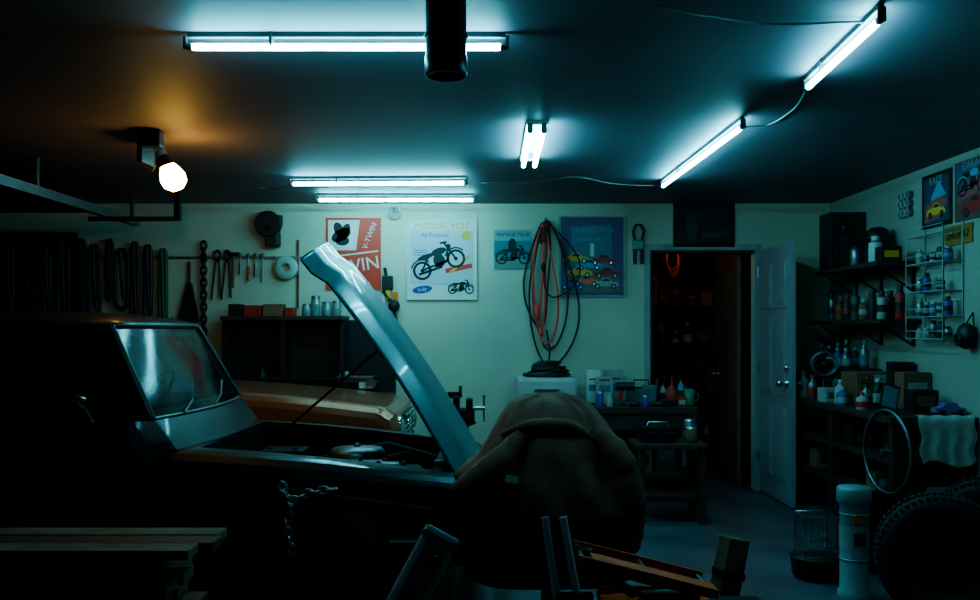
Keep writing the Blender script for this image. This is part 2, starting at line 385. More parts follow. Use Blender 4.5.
def hp(a,bb,off):
    w=1-.06*a; bb2=.5+(bb-.5)*w
    p=(c00*(1-a)+c10*a)*(1-bb2)+(c01*(1-a)+c11*a)*bb2
    cr=.065*(1-abs(2*bb-1)**2.4); ln=.035*math.sin(math.pi*a)
    lip=-.03*(1 if (bb<.02 or bb>.98) else 0)
    rc=-.03 if a>.93 else 0
    ridge=.014*math.exp(-((bb-.5)/.06)**2)
    return p+nrm*(cr*(1-.35*a)+ln+lip+rc+off+ridge)
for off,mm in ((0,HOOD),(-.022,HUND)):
    g=[[hp(i/NA,j/NB,off) for j in range(NB+1)] for i in range(NA+1)]
    b.loft(g,mm,cap=False,closed=False)
for fn in (lambda t:hp(t,0,-.011),lambda t:hp(t,1,-.011),lambda t:hp(1,t,-.011),lambda t:hp(0,t,-.011)): b.tube([fn(i/NA) for i in range(NA+1)],.012,HOOD)
for bb in (.2,.5,.8): b.tube([hp(i/NA,bb,-.035) for i in range(1,NA)],.018,HUND)
b.tube([(-.12,4.5,.66),(-.10,4.5,.55)],.012,BLKM); b.tube([(-.12,5.3,.66),(-.10,5.3,.55)],.012,BLKM)
b.tube([(-1.2,5.4,.78),hp(.55,.85,-.03)],.008,BLKM)
b.done()
COP=mat('car_paint_copper',(.42,.125,.06),.3,metal=.4,coat=.5)
b=car('classic_car',COP,-.60,5.92,7.22,.84,.965,.985,1.37,-1.50,-1.74); b.done()
# ---------------------------------------------------------------- posters
def art_bike(b,c,sc,y,col,dark=BLK,rot=0):
    cr,sr=math.cos(rot),math.sin(rot)
    def q(p): return (c[0]+sc*(p[0]*cr-p[1]*sr),c[1]+sc*(p[0]*sr+p[1]*cr))
    for wx in (-.36,.36): b.ring(q((wx,0)),.19*sc,.05*sc,y,dark); b.disc(q((wx,0)),.04*sc,.04*sc,y,dark,10)
    for p0,p1,w in (((.36,0),(.24,.38),.04),((-.36,0),(-.1,.02),.04),((-.1,.0),(.2,.02),.06),((-.36,0),(-.15,.22),.04),((.2,.02),(.26,.25),.04),((.16,.40),(.30,.38),.04),((-.45,-.05),(.05,-.06),.05)):
        b.line(q(p0),q(p1),w*sc,y,dark)
    b.disc(q((.08,.25)),.16*sc,.075*sc,y-.0006,col,16,rot); b.disc(q((-.2,.24)),.18*sc,.05*sc,y,dark,14,rot)
    b.disc(q((.03,.08)),.12*sc,.14*sc,y,dark,12,rot); b.disc(q((.30,.28)),.05*sc,.06*sc,y,dark,12)
    for wx in (-.36,.36):
        pts=[q((wx+.22*math.cos(a),.22*math.sin(a))) for a in [math.radians(30+k*12) for k in range(11)]]
        for i in range(10): b.line(pts[i],pts[i+1],.03*sc,y-.0005,col)
def art_car(b,c,sc,y,col):
    q=lambda p:(c[0]+sc*p[0],c[1]+sc*p[1])
    b.poly([q(p) for p in ((-.5,0),(-.5,.12),(-.38,.18),(-.2,.2),(-.1,.32),(.12,.32),(.25,.2),(.45,.16),(.52,.08),(.52,0))],y,col)
    b.poly([q(p) for p in ((-.14,.2),(-.07,.29),(.1,.29),(.19,.2))],y-.0004,BLK)
    for wx in (-.3,.32): b.disc(q((wx,0)),.1*sc,.1*sc,y-.0006,BLK,14); b.disc(q((wx,0)),.05*sc,.05*sc,y-.0009,STEEL,12)
def poster(name,u0,v0,u1,v1,bg,framem=None,th=.012):
    w=(u1-u0)*BY/F; h=(v1-v0)*BY/F
    b=B(name,Matrix.Translation((X(u0,BY),BY,Z(v1,BY))))
    b.bx(0,w,-th,0,0,h,bg)
    if framem:
        f=.014
        for r in ((0,w,0,f),(0,w,h-f,h),(0,f,f,h-f),(w-f,w,f,h-f)): b.bx(r[0],r[1],-th-.008,-th+.001,r[2],r[3],framem)
    return b,w,h,-th-.0015
b,w,h,y=poster('motorcycle_poster',326,218,381,290,RED)
b.poly([(0.02,h*.55),(w*.55,h*.55),(w*.62,h*.97),(.02,h*.97)],y,PAPER)
b.disc((w*.28,h*.76),.09,.05,y-.001,BLK,14,.5); b.disc((w*.24,h*.83),.04,.07,y-.001,BLK,14,.4); b.disc((w*.36,h*.82),.035,.065,y-.001,BLK,14,-.4); b.disc((w*.3,h*.68),.06,.04,y-.001,BLK)
b.text('TWIN',(w*.54,h*.33),.155,y-.001,PAPER,rot=.15); b.text('V-TWIN',(w*.80,h*.75),.065,y-.001,PAPER,rot=1.2)
b.line((w*.1,h*.46),(w*.95,h*.54),.012,y-.001,PAPER); b.text('custom parts',(w*.5,h*.1),.055,y-.001,PAPER)
b.done()
b,w,h,y=poster('motorcycle_poster',407,220,477,300,PAPER,PAPER)
b.poly([(.03,.13),(w-.03,.13),(w-.03,h-.09),(.03,h-.09)],y,mat('poster_sky',(.46,.50,.54),.6))
b.line((w*.55,h*.36),(w*.93,h*.43),.04,y-.0005,RED); b.line((w*.62,h*.34),(w*.88,h*.54),.022,y-.0006,YEL)
b.disc((w*.85,h*.80),.04,.04,y-.001,YEL)
art_bike(b,(w*.46,h*.44),.42,y-.001,BLK,rot=.35)
art_bike(b,(w*.77,h*.13),.20,y-.0015,BLK,rot=0)
b.text('MOTORCYCLE',(w*.5,h-.055),.07,y-.001,YEL); b.text('All-Purpose',(w*.40,h-.13),.05,y-.001,BLU)
b.disc((w*.22,h*.13),.085,.032,y-.001,BLU,18,.15); b.text('Indy',(w*.22,h*.13),.045,y-.002,PAPER,rot=.15)
for k in range(3): b.line((.06,h*.62-.02*k),(w*.30,h*.62-.02*k),.006,y-.001,BLU)
b.done()
b,w,h,y=poster('motorcycle_tour_poster',494,230,532,269,TEAL)
b.poly([(0,h*.72),(w,h*.72),(w,h),(0,h)],y,mat('art_pale_teal',(.25,.35,.36),.6)); b.poly([(0,0),(w,0),(w,h*.25),(0,h*.3)],y,mat('art_road',(.20,.28,.24),.6))
b.text('VINTAGE TOUR',(w*.5,h*.87),.044,y-.001,BLK,sx=.9); art_bike(b,(w*.5,h*.27),.27,y-.001,BLK)
b.disc((w*.48,h*.60),.035,.06,y-.001,BLK); b.done()
b,w,h,y=poster('classic_car_poster',559,216,625,297,PUR,DIRTW)
b.poly([(w*.12,h*.35),(w*.82,h*.35),(w*.78,h*.9),(w*.2,h*.86)],y,mat('art_mist',(.13,.19,.25),.6))
b.poly([(w*.08,h*.06),(w*.92,h*.06),(w*.9,h*.34),(w*.1,h*.4)],y-.0003,mat('art_field',(.16,.15,.13),.6))
b.text('GRAND PRIX',(w*.5,h*.82),.065,y-.001,LBLU); b.text('CLASSIC SPORTS',(w*.5,h*.71),.045,y-.001,LBLU)
b.poly([(w*.47,h*.5),(w*.53,h*.5),(w*.53,h*.66),(w*.47,h*.66)],y-.001,PAPER)
for cx,cz,cc in ((.25,.44,YEL),(.66,.42,DRED),(.45,.36,LBLU),(.3,.27,YEL),(.72,.26,DRED),(.4,.16,ORG),(.7,.13,DIRTW),(.2,.12,BLU)): art_car(b,(w*cx,h*cz),.22,y-.0015-.0012*(1-cz),cc)
b.done()
b,w,h,y=poster('dark_poster',673,203,734,247,BLK,BLKM)
ink=mat('dim_ink',(.04,.05,.055),.5)
b.text('SPEEDWAY',(w*.55,h*.75),.06,y-.001,ink); b.disc((w*.3,h*.45),.05,.12,y-.001,ink,16); b.line((w*.45,h*.25),(w*.9,h*.3),.05,y-.001,ink); b.done()
b=B('round_clock'); b.lathe([(.06,0),(.06,.02),(.052,.028),(.01,.028)],(X(394,BY),BY,Z(213,BY)),DIRTW,(0,-1,0)); b.bx(X(394,BY)-.003,X(394,BY)+.003,BY-.032,BY-.028,Z(213,BY),Z(213,BY)+.04,BLK)
b.bx(X(394,BY),X(394,BY)+.03,BY-.032,BY-.028,Z(213,BY)-.003,Z(213,BY)+.003,BLK); b.torus((X(394,BY),BY-.024,Z(213,BY)),.057,.005,(0,1,0),STEEL); b.done()
def rposter(name,ya,yb,z0,z1,bg):
    Mx=Matrix.Translation((RX,ya,z0))@Matrix.Rotation(-math.pi/2,4,'Z')
    b=B(name,Mx); w=ya-yb; h=z1-z0; b.bx(0,w,-.01,0,0,h,bg); return b,w,h,-.0115
sep=mat('sepia_ink',(.14,.06,.06),.6); slate=mat('art_slate',(.05,.055,.10),.6); rose=mat('art_rose',(.35,.08,.09),.6)
b,w,h,y=rposter('graphic_poster',5.98,5.60,2.02,2.37,BLK)
b.poly([(.03,.03),(w-.03,.03),(w-.03,h-.03),(.03,h-.03)],y,slate); b.poly([(.05,h*.1),(w*.6,h*.15),(w*.9,h*.45),(w*.55,h*.6),(.06,h*.4)],y-.001,rose); b.poly([(w*.3,h*.5),(w*.85,h*.55),(w*.6,h*.85)],y-.0015,LBLU); b.text('RACE',(w*.5,h*.85),.07,y-.002,DIRTW); art_car(b,(w*.5,h*.22),.24,y-.002,YEL); b.done()
b,w,h,y=rposter('graphic_poster',5.56,5.10,2.02,2.38,sep)
b.poly([(.02,h*.5),(w-.02,h*.5),(w-.02,h-.02),(.02,h-.02)],y,mat('art_grey',(.10,.09,.16),.6)); b.poly([(.02,h*.3),(w*.7,h*.45),(w-.03,h*.75),(w*.4,h*.7)],y-.001,rose); art_bike(b,(w*.45,h*.55),.3,y-.0015,LBLU); art_car(b,(w*.5,h*.12),.3,y-.001,DRED); b.text('GARAGE',(w*.5,h*.9),.07,y-.002,DIRTW); b.done()
b,w,h,y=rposter('license_plate',5.68,5.36,1.88,2.0,mat('plate_yellow',(.30,.17,.03),.5)); b.text('SHOP 67',(w/2,h/2),.07,y-.001,BLK); b.done()
# ---------------------------------------------------------------- hanging extension cords
RCORD=mat('red_cord',(.95,.07,.04),.5)
b=B('hanging_extension_cords'); hx0=X(545,BY); hz0=Z(222,BY)
b.tube([(hx0,BY,hz0),(hx0,BY-.09,hz0),(hx0,BY-.10,hz0+.03)],.008,STEEL)
def loop(w,top,bot,y,m,r=.0085,skew=0,ph=0,pk=.6):
    P=[]; n=28
    def half(s):
        for k in range(n):
            t=k/n if s>0 else 1-k/n
            q=t**(math.log(.5)/math.log(pk)); ww=w*max(0,math.sin(math.pi*q))**.6*(1 if s>0 else .85)
            P.append((hx0+skew*math.sin(math.pi*t*.8)+s*(ww+.010)+.008*math.sin(7*t+ph),y+.004*math.sin(5*t+ph),top+(bot-top)*t))
    half(1); half(-1)
    b.tube(P,r,m,6,closed=True)
zt_=hz0+.015
for i,(w,bv,sk_,mm,pk,r) in enumerate(((.10,328,-.08,BLK,.55,.0085),(.15,350,.04,BLK,.55,.0085),(.215,366,.06,BLK,.60,.009),(.045,330,-.06,RCORD,.5,.010),(.075,345,.02,RCORD,.75,.009),(.15,298,.13,BLK,.65,.0075))):
    loop(w,zt_-.003*i,Z(bv,BY),BY-.02-.013*(i%6),mm,skew=sk_,ph=i,pk=pk,r=r)
b.ball((hx0-.07,BY-.08,Z(312,BY)),(.024,.02,.07),RCORD); b.ball((hx0-.02,BY-.08,Z(268,BY)),(.02,.02,.04),BLK); b.ball((hx0-.04,BY-.08,Z(332,BY)),(.02,.018,.04),RCORD)
for k in range(6): b.torus((hx0-.01,BY-.05,Z(230+k*2.5,BY)),.035,.008,(0,.2,1),BLK)
b.tube([(hx0+.01,BY-.05,Z(330,BY)),(hx0+.04,BY-.04,Z(350,BY)),(hx0+.02,BY-.04,Z(372,BY))],.008,BLK)
b.done()
b=B('hanging_tool_strap'); ux=X(638,BY)
b.tube([(ux,BY,Z(225,BY)),(ux,BY-.03,Z(225,BY))],.006,STEEL)
b.tube([(ux-.03,BY-.02,Z(240,BY)),(ux-.045,BY-.02,Z(232,BY)),(ux-.02,BY-.02,Z(225,BY)),(ux+.02,BY-.02,Z(225,BY)),(ux+.045,BY-.02,Z(232,BY)),(ux+.03,BY-.02,Z(240,BY))],.012,BLK); b.bx(ux-.05,ux+.05,BY-.03,BY,Z(250,BY),Z(240,BY),GRYM,bev=.01)
b.bx(ux-.045,ux-.015,BY-.03,BY,Z(264,BY),Z(250,BY),BLK,bev=.008);b.bx(ux+.015,ux+.045,BY-.03,BY,Z(264,BY),Z(250,BY),BLK,bev=.008); b.done()
# ---------------------------------------------------------------- left wall tools
def chain(b,pts,m,R=.016,r=.0045,asp=1.5):
    P=[Vector(p) for p in pts]; segs=[]
    for i in range(len(P)-1): segs.append((P[i],P[i+1],(P[i+1]-P[i]).length))
    L=sum(s[2] for s in segs); step=R*2*asp*.72; n=int(L/step)
    for k in range(n+1):
        d=k*step
        for s in segs:
            if d<=s[2] or s is segs[-1]: break
            d-=s[2]
        t=(s[1]-s[0]).normalized(); p=s[0]+t*d
        side=t.cross(Vector((0,1,0))); 
        if side.length<.1: side=Vector((1,0,0))
        side.normalize(); ax=side if k%2 else t.cross(side)
        z=ax.normalized(); x=t; yv=z.cross(x); Mx=Matrix((x,yv,z)).transposed().to_4x4(); Mx.translation=p
        rings=[]
        for i in range(13):
            a=2*math.pi*i/12
            rings.append([((R+r*math.cos(2*math.pi*j/6))*math.cos(a)*asp,(R+r*math.cos(2*math.pi*j/6))*math.sin(a),r*math.sin(2*math.pi*j/6)) for j in range(6)])
        b.loft(rings,m,True,False,T=Mx)
b=B('tool_rail'); rz=Z(258,BY); b.bx(X(80,BY),X(300,BY),BY-.02,BY,rz-.008,rz+.012,GRYM)
for k in range(24): 
    xx=X(82+k*9.2,BY); b.tube([(xx,BY-.02,rz),(xx,BY-.045,rz),(xx,BY-.05,rz+.02)],.004,STEEL,6)
b.done()
b=B('hanging_chain'); b.tube([(X(205,BY),BY,Z(244,BY)),(X(205,BY),BY-.04,Z(244,BY))],.006,STEEL); chain(b,[(X(205,BY),BY-.035,Z(246,BY)),(X(205,BY),BY-.035,Z(368,BY))],BLKM,R=.024,r=.009); b.done()
b=B('hanging_belts_and_hoses')
for (u,v0,v1,w,mm) in ((12,246,322,.06,BLK),(30,240,330,.10,BLKR),(50,248,318,.05,BLK),(66,242,330,.08,BLK),(84,240,330,.05,BLKR),(97,246,320,.08,BLK),(112,240,300,.04,BLKR),(124,250,310,.10,BLK),(137,243,330,.05,DWOOD),(150,246,318,.05,BLK),(165,250,338,.05,GRN)):
    x=X(u,BY); z0=Z(v1,BY); z1=Z(v0,BY); y=BY-.047
    b.tube([(x-w/2,y,z1-.05),(x-w*.2,y,z1),(x+w*.2,y,z1),(x+w/2,y,z1-.05),(x+w*.55,y,(z0+z1)/2),(x+w/2,y,z0+.04),(x,y,z0),(x-w/2,y,z0+.04),(x-w*.55,y,(z0+z1)/2)],.018,mm,8,closed=True)
    b.tube([(x,BY,z1),(x,BY-.05,z1)],.006,BLKM)
    b.tube([(x-w*.1,y-.012,z1),(x+w*.1,y-.02,(z0+z1)/2),(x+w*.3,y-.012,z0+.1)],.012,mm,6)
b.done()
b=B('hanging_hand_tools'); y=BY-.02
x=X(190,BY); b.cyl((x,y,Z(262,BY)),(x,y,Z(285,BY)),.012,DWOOD); b.prism([(x-.02,Z(283,BY)),(x+.02,Z(283,BY)),(x+.08,Z(322,BY)),(x-.10,Z(322,BY))],BY-.03,BY,BLK)
for u in (218,228): 
    x=X(u,BY); b.torus((x,y,Z(256,BY)),.03,.009,(0,1,0),BLKM,sx=.9,sy=1.4); b.tube([(x-.015,y,Z(262,BY)),(x-.05,y,Z(300,BY))],.008,BLKM); b.tube([(x+.015,y,Z(262,BY)),(x+.03,y,Z(298,BY))],.008,BLKM)
for k,(u,h,mm) in enumerate(((241,.14,GRYM),(249,.20,DRED),(256,.16,GRYM),(263,.2,DIRTW))):
    x=X(u,BY); b.cyl((x,y,rz-h),(x,y,rz-h*.35),.011,mm); b.cyl((x,y,rz-h*.35),(x,y,rz+.02),.006,GRYM); b.ball((x,y,rz+.02),(.02,.01,.02),GRYM)
x=X(234,BY); b.cyl((x,y,rz-.25),(x,y,rz+.02),.012,WOOD); b.cyl((x-.05,y,rz+.03),(x+.05,y,rz+.03),.018,BLKM)
x=X(180,BY); b.tube([(x-.06,y,Z(318,BY)),(x-.09,y,Z(328,BY)),(x-.06,y,Z(338,BY)),(x+.06,y,Z(334,BY)),(x+.08,y,Z(322,BY))],.012,BLKM); b.cyl((x+.06,y,Z(316,BY)),(x-.02,y,Z(322,BY)),.008,BLKM); b.cyl((x-.06,BY,Z(318,BY)),(x-.06,BY-.03,Z(318,BY)),.006,BLKM)
b.done()
b=B('cord_reel'); x=X(272,BY); z=Z(230,BY)
b.cyl((x,BY,z),(x,BY-.14,z),.03,BLKM); b.lathe([(.10,0),(.105,.01),(.10,.02)],(x-.01,BY-.03,z+.04),BLK,(0,-1,0)); b.torus((x-.01,BY-.07,z+.04),.065,.03,(0,1,0),BLK); b.lathe([(.105,0),(.11,.01),(.1,.02)],(x-.01,BY-.10,z+.04),BLK,(0,-1,0))
b.bx(x-.04,x+.08,BY-.1,BY,z-.15,z-.02,BLK,bev=.02); b.bx(x+.02,x+.1,BY-.08,BY-.02,z+.02,z+.12,BLK,bev=.02); b.bx(x-.1,x-.02,BY-.06,BY-.0,z+.08,z+.15,BLK,bev=.02); b.done()
b=B('tape_roll'); x=X(287,BY); z=Z(268,BY); b.lathe([(.045,0),(.095,0),(.10,.01),(.10,.05),(.095,.06),(.045,.06)],(x,BY,z),mat('tape_pale',(.36,.44,.38),.5),(0,-1,0),seg=28,cap=False); b.lathe([(.045,0),(.045,.06),(.038,.06),(.038,0)],(x,BY,z),DIRTW,(0,-1,0),cap=False); b.cyl((x,BY,z+.03),(x,BY-.07,z+.03),.006,STEEL); b.done()
b=B('wooden_yardstick'); x=X(298,BY); b.bx(x-.010,x+.010,BY-.012,BY,Z(308,BY),Z(240,BY),BRN,bev=.002); b.bx(x-.0105,x+.0105,BY-.014,BY-.01,Z(278,BY),Z(275,BY),BLK); b.done()
b=B('hanging_air_gun'); x=X(385,BY)
b.tube([(x+.0,BY-.02,Z(268,BY)),(x+.02,BY-.03,Z(280,BY)),(x-.01,BY-.03,Z(292,BY)),(x+.06,BY-.03,Z(302,BY)),(x+.11,BY-.03,Z(325,BY)),(x+.15,BY-.02,Z(345,BY))],.014,BLKR)
b.bx(x-.02,x+.07,BY-.05,BY,Z(290,BY),Z(276,BY),BLK,bev=.01); b.bx(x+.01,x+.05,BY-.04,BY,Z(300,BY),Z(289,BY),YEL,bev=.01); b.ball((x+.08,BY-.04,Z(306,BY)),(.05,.03,.05),BLK)
b.bx(x-.02,x+.0,BY-.03,BY,Z(308,BY),Z(294,BY),PAPER,bev=.004); b.bx(x+.07,x+.11,BY-.04,BY,Z(302,BY),Z(292,BY),ORG,bev=.006); b.done()
# ---------------------------------------------------------------- small goods
def can(b,x,y,z,r,h,c1,c2=WHT):
    b.lathe([(r*.92,0),(r,.006),(r,h*.72),(r*.93,h*.76)],(x,y,z),c1); b.lathe([(r*.93,h*.76),(r*.6,h*.83),(r*.5,h*.83)],(x,y,z),GRYM); b.lathe([(r*.62,h*.83),(r*.62,h*.97),(r*.5,h)],(x,y,z),c2)
    b.lathe([(r*1.01,h*.25),(r*1.01,h*.5)],(x,y,z),c2,cap=False)
def bottle(b,x,y,z,r,h,c1,c2=WHT):
    b.lathe([(r*.9,0),(r,.008),(r,h*.6),(r*.8,h*.7),(r*.35,h*.8),(r*.33,h*.86)],(x,y,z),c1); b.lathe([(r*.4,h*.86),(r*.4,h),(.004,h)],(x,y,z),c2)
    b.lathe([(r*1.012,h*.15),(r*1.012,h*.48)],(x,y,z),c2,cap=False)
def jar(b,x,y,z,r,h,c1,c2=STEEL):
    b.lathe([(r*.9,0),(r,.008),(r,h*.75),(r*.85,h*.84)],(x,y,z),c1); b.lathe([(r*.9,h*.84),(r*.9,h),(.004,h)],(x,y,z),c2)
def carton(b,x,y,z,w,d,h,c1,c2=PAPER,rz=0):
    b.box((x,y,z+h/2),(w,d,h),c1,rot=(0,0,rz),bev=.003); T=Matrix.Translation((x,y,z))@Matrix.Rotation(rz,4,'Z')
    b.box((0,-d/2,h*.5),(w*.7,.002,h*.45),c2,T=T); b.box((0,0,h),(w*.12,d*.98,.002),BRN,T=T)
COLS=[DRED,BLU,DIRTW,GRN,GRYM,BLK,LBLU,DIRTW,GRYM,BLK,BLK,BRN]
rc=lambda:random.choice(COLS)
sx0,sx1=X(224,7.45),X(346,7.45); sz=Z(316,7.33)
b=B('storage_cabinet'); b.bx(sx0,X(396,BY),BY-.03,BY-.002,Z(402,BY),sz-.03,BLK); b.bx(sx0,sx1,7.33,BY-.002,sz-.03,sz,DWOOD)
for xx in (sx0+.02,sx1-.02,(sx0+sx1)/2): b.bx(xx-.015,xx+.015,7.37,BY-.03,sz-.5,sz-.03,BLK)
b.bx(sx0,sx1,7.37,BY-.03,sz-.52,sz-.5,BLK); b.done()
b=B('shelf_boxes'); 
for u,w,h,c in ((236,.10,.10,BLK),(254,.14,.09,DRED),(274,.16,.10,BRN),(290,.07,.07,DRED)): carton(b,X(u,7.45),7.47,sz,w,.14,h,c,c)
b.done()
b=B('glass_jars')
for u,h in ((306,.10),(315,.17),(326,.12),(336,.13)): jar(b,X(u,7.45),7.48,sz,.04,h,GLASSB,GRYM)
b.done()
b=B('back_workbench'); b.bx(-2.4,-.80,7.30,BY-.035,.80,.84,DWOOD)
for xx in (-2.3,-.86):
    for yy in (7.33,7.55): b.bx(xx-.03,xx+.03,yy-.02,yy+.02,0,.8,DWOOD)
b.bx(-2.3,-.86,7.33,7.36,.68,.8,DWOOD); b.done()
b=B('bench_sander'); x=X(358,7.45); b.box((x,7.45,.895),(.36,.16,.11),BLKM,bev=.02); b.box((x-.02,7.45,.965),(.30,.12,.03),GRYM,bev=.008); b.cyl((x+.12,7.37,.92),(x+.12,7.33,.92),.04,STEEL); b.cyl((x-.15,7.45,.98),(x-.08,7.45,1.0),.02,WHT); b.bx(x+.02,x+.1,7.365,7.37,.88,.93,PAPER); b.done()
b=B('spray_bottle'); bottle(b,X(262,7.45),7.45,.84,.05,.22,BLK,BLKM); b.done()
b=B('bench_vise'); Yv=6.9; x=X(463,Yv); zt=Z(408,Yv)
b.lathe([(.18,0),(.18,.02),(.05,.04),(.045,zt-.14),(.10,zt-.12),(.10,zt-.10)],(x,Yv,0),BLKM)
b.box((x,Yv,zt-.05),(.18,.12,.10),BLKM,bev=.02); b.box((x-.05,Yv,zt+.04),(.05,.15,.11),BLKM,bev=.01); b.box((x+.05,Yv,zt+.03),(.05,.15,.09),BLKM,bev=.01)
b.cyl((x+.05,Yv,zt),(x+.17,Yv,zt),.018,STEEL); b.cyl((x+.16,Yv,zt-.09),(x+.16,Yv,zt+.09),.008,STEEL); b.ball((x+.16,Yv,zt+.09),.013,STEEL); b.ball((x+.16,Yv,zt-.09),.013,STEEL)
b.box((x-.07,Yv,zt+.10),(.10,.05,.05),BLKM,bev=.01); b.cyl((x-.02,Yv,zt+.08),(x-.02,Yv,zt+.17),.012,BLKM); b.done()
b=B('white_cabinet'); Yc=7.15; x0,x1=X(517,Yc),X(577,Yc); zt=Z(378,Yc); CABW=mat('cabinet_enamel',(.50,.46,.44),.4,var=.1)
b.bx(x0,x1,Yc,7.58,0,zt,CABW,bev=.012); b.bx(x0+.01,x1-.01,Yc-.015,Yc,.06,zt-.22,CABW,bev=.006); b.bx(x0+.01,x1-.01,Yc-.015,Yc,zt-.2,zt-.02,CABW,bev=.006); b.bx(x0+.14,x1-.14,Yc-.035,Yc-.015,zt-.1,zt-.085,STEEL); b.done()
b=B('coiled_cable')
for k in range(10):
    b.torus(((x0+x1)/2+random.uniform(-.03,.03)+.02,7.36+random.uniform(-.02,.02),zt+.018+.011*k),.155-.009*k+random.uniform(-.01,.01),.013,(random.uniform(-.12,.12) if k else 0,random.uniform(-.1,.1) if k else 0,1),BLK,seg=28,sx=1.15)
b.done()
b=B('workbench'); Yw=6.95; wx0,wx1=X(592,Yw),X(698,Yw); wz=.76
b.bx(wx0,wx1,Yw,7.6,wz-.05,wz,DWOOD,bev=.005)
for xx in (wx0+.04,wx1-.04):
    for yy in (Yw+.04,7.55): b.bx(xx-.035,xx+.035,yy-.035,yy+.035,0,wz-.05,DWOOD)
b.bx(wx0+.05,wx1-.05,Yw+.02,Yw+.05,wz-.17,wz-.05,DWOOD); b.bx(wx0+.05,wx1-.05,Yw+.05,7.55,.2,.23,DWOOD); b.done()
b=B('assorted_bench_parts')
fx=wx0+.04
while fx<wx1-.10:
    t=random.random(); w_=random.uniform(.05,.10)
    if t<.45: carton(b,fx+w_/2,Yw+.07,wz,w_,.07,random.uniform(.03,.10),rc(),rc(),rz=random.uniform(-.3,.3))
    elif t<.75: jar(b,fx+w_/2,Yw+.08,wz,.028,random.uniform(.06,.12),rc())
    else: b.cyl((fx,Yw+.09,wz+.022),(fx+w_,Yw+.06,wz+.022),.022,rc())
    fx+=w_+.015
b.done()
b=B('power_drill'); x,y=wx0+.30,Yw+.20
b.cyl((x-.09,y,wz+.15),(x+.06,y,wz+.15),.034,BLK); b.cyl((x+.06,y,wz+.15),(x+.12,y,wz+.15),.018,STEEL); b.box((x-.05,y,wz+.08),(.035,.035,.12),DRED,rot=(0,.15,0),bev=.008); b.bx(x-.10,x+.0,y-.035,y+.035,wz,wz+.035,BLK,bev=.008); b.done()
b=B('paper_boxes')
for (u0,u1,v0,c,yy) in ((583,600,370,PAPER,7.42),(596,612,377,DIRTW,7.30),(604,622,369,DIRTW,7.52)):
    xx0,xx1=X(u0,yy),X(u1,yy); xx0=max(xx0,wx0+.005); b.bx(xx0,xx1,yy-.04,yy+.04,wz,Z(v0,yy),c,bev=.003); b.bx(xx0+.02,xx1-.02,yy-.043,yy-.04,wz+.10,wz+.15,TEAL); b.bx(xx0+.02,xx1-.02,yy-.043,yy-.04,wz+.19,wz+.2,BLK)
b.done()
b=B('lunch_box'); yy=7.35; b.bx(X(627,yy),X(655,yy),yy-.08,yy+.08,wz,Z(385,yy),mat('grey_teal',(.12,.16,.16),.5),bev=.015); b.tube([(X(633,yy),yy,Z(385,yy)),(X(634,yy),yy,Z(380,yy)),(X(648,yy),yy,Z(380,yy)),(X(649,yy),yy,Z(385,yy))],.006,BLK); b.done()
b=B('red_oil_can'); x=X(672,7.2); b.lathe([(.05,0),(.055,.01),(.055,.09),(.03,.14),(.01,.16),(.005,.24)],(x,7.2,wz),DRED); b.torus((x+.055,7.2,wz+.07),.03,.005,(0,1,0),DRED); b.done()
b=B('coffee_mug'); x=X(693,7.15)-.03; b.lathe([(.036,0),(.04,.01),(.042,.13),(.036,.13),(.034,.02)],(x,7.15,wz),mat('mug_green',(.04,.20,.11),.3),cap=False); b.lathe([(.036,.012),(.001,.012)],(x,7.15,wz),BLK,cap=False); b.torus((x+.045,7.15,wz+.065),.03,.006,(0,1,0),_m['mug_green']); b.done()
b=B('bench_jars')
for u,h,c in ((657,.2,BLK),(663,.16,DIRTW),(681,.2,LBLU),(686,.15,DRED)): bottle(b,X(u,7.5),7.5,wz,.028,h,c,BLK)
b.done()
b=B('under_bench_crates')
xx=wx0+.12
for k in range(3): carton(b,xx+.09,7.25,.23,.17,.25,(.28,.2,.33)[k],(BLK,BRN,DWOOD)[k],(BRN,BLK,GRYM)[k]); xx+=.2
b.done()
# low work table in front of the bench
b=B('low_work_table'); lx0,lx1,ly0,ly1,lz=1.02,1.52,6.25,6.65,.56
b.bx(lx0,lx1,ly0,ly1,lz-.035,lz,DWOOD,bev=.005); b.bx(lx0+.04,lx1-.04,ly0+.03,ly1-.03,.18,.20,DWOOD)
for xx in (lx0+.04,lx1-.04):
    for yy in (ly0+.04,ly1-.04): b.bx(xx-.022,xx+.022,yy-.022,yy+.022,0,lz-.035,DWOOD)
b.done()
b=B('tabletop_toolbox'); b.bx(lx0+.05,lx0+.30,6.35,6.5,lz,lz+.11,BLKM,bev=.01); b.bx(lx0+.048,lx0+.302,6.345,6.35,lz+.07,lz+.075,STEEL); b.tube([(lx0+.1,6.42,lz+.11),(lx0+.11,6.42,lz+.14),(lx0+.24,6.42,lz+.14),(lx0+.25,6.42,lz+.11)],.007,STEEL); b.done()
b=B('paint_tins'); jar(b,lx1-.09,6.4,lz,.045,.11,BRN,STEEL); jar(b,lx1-.07,6.54,lz,.045,.15,GRYM,STEEL); b.done()
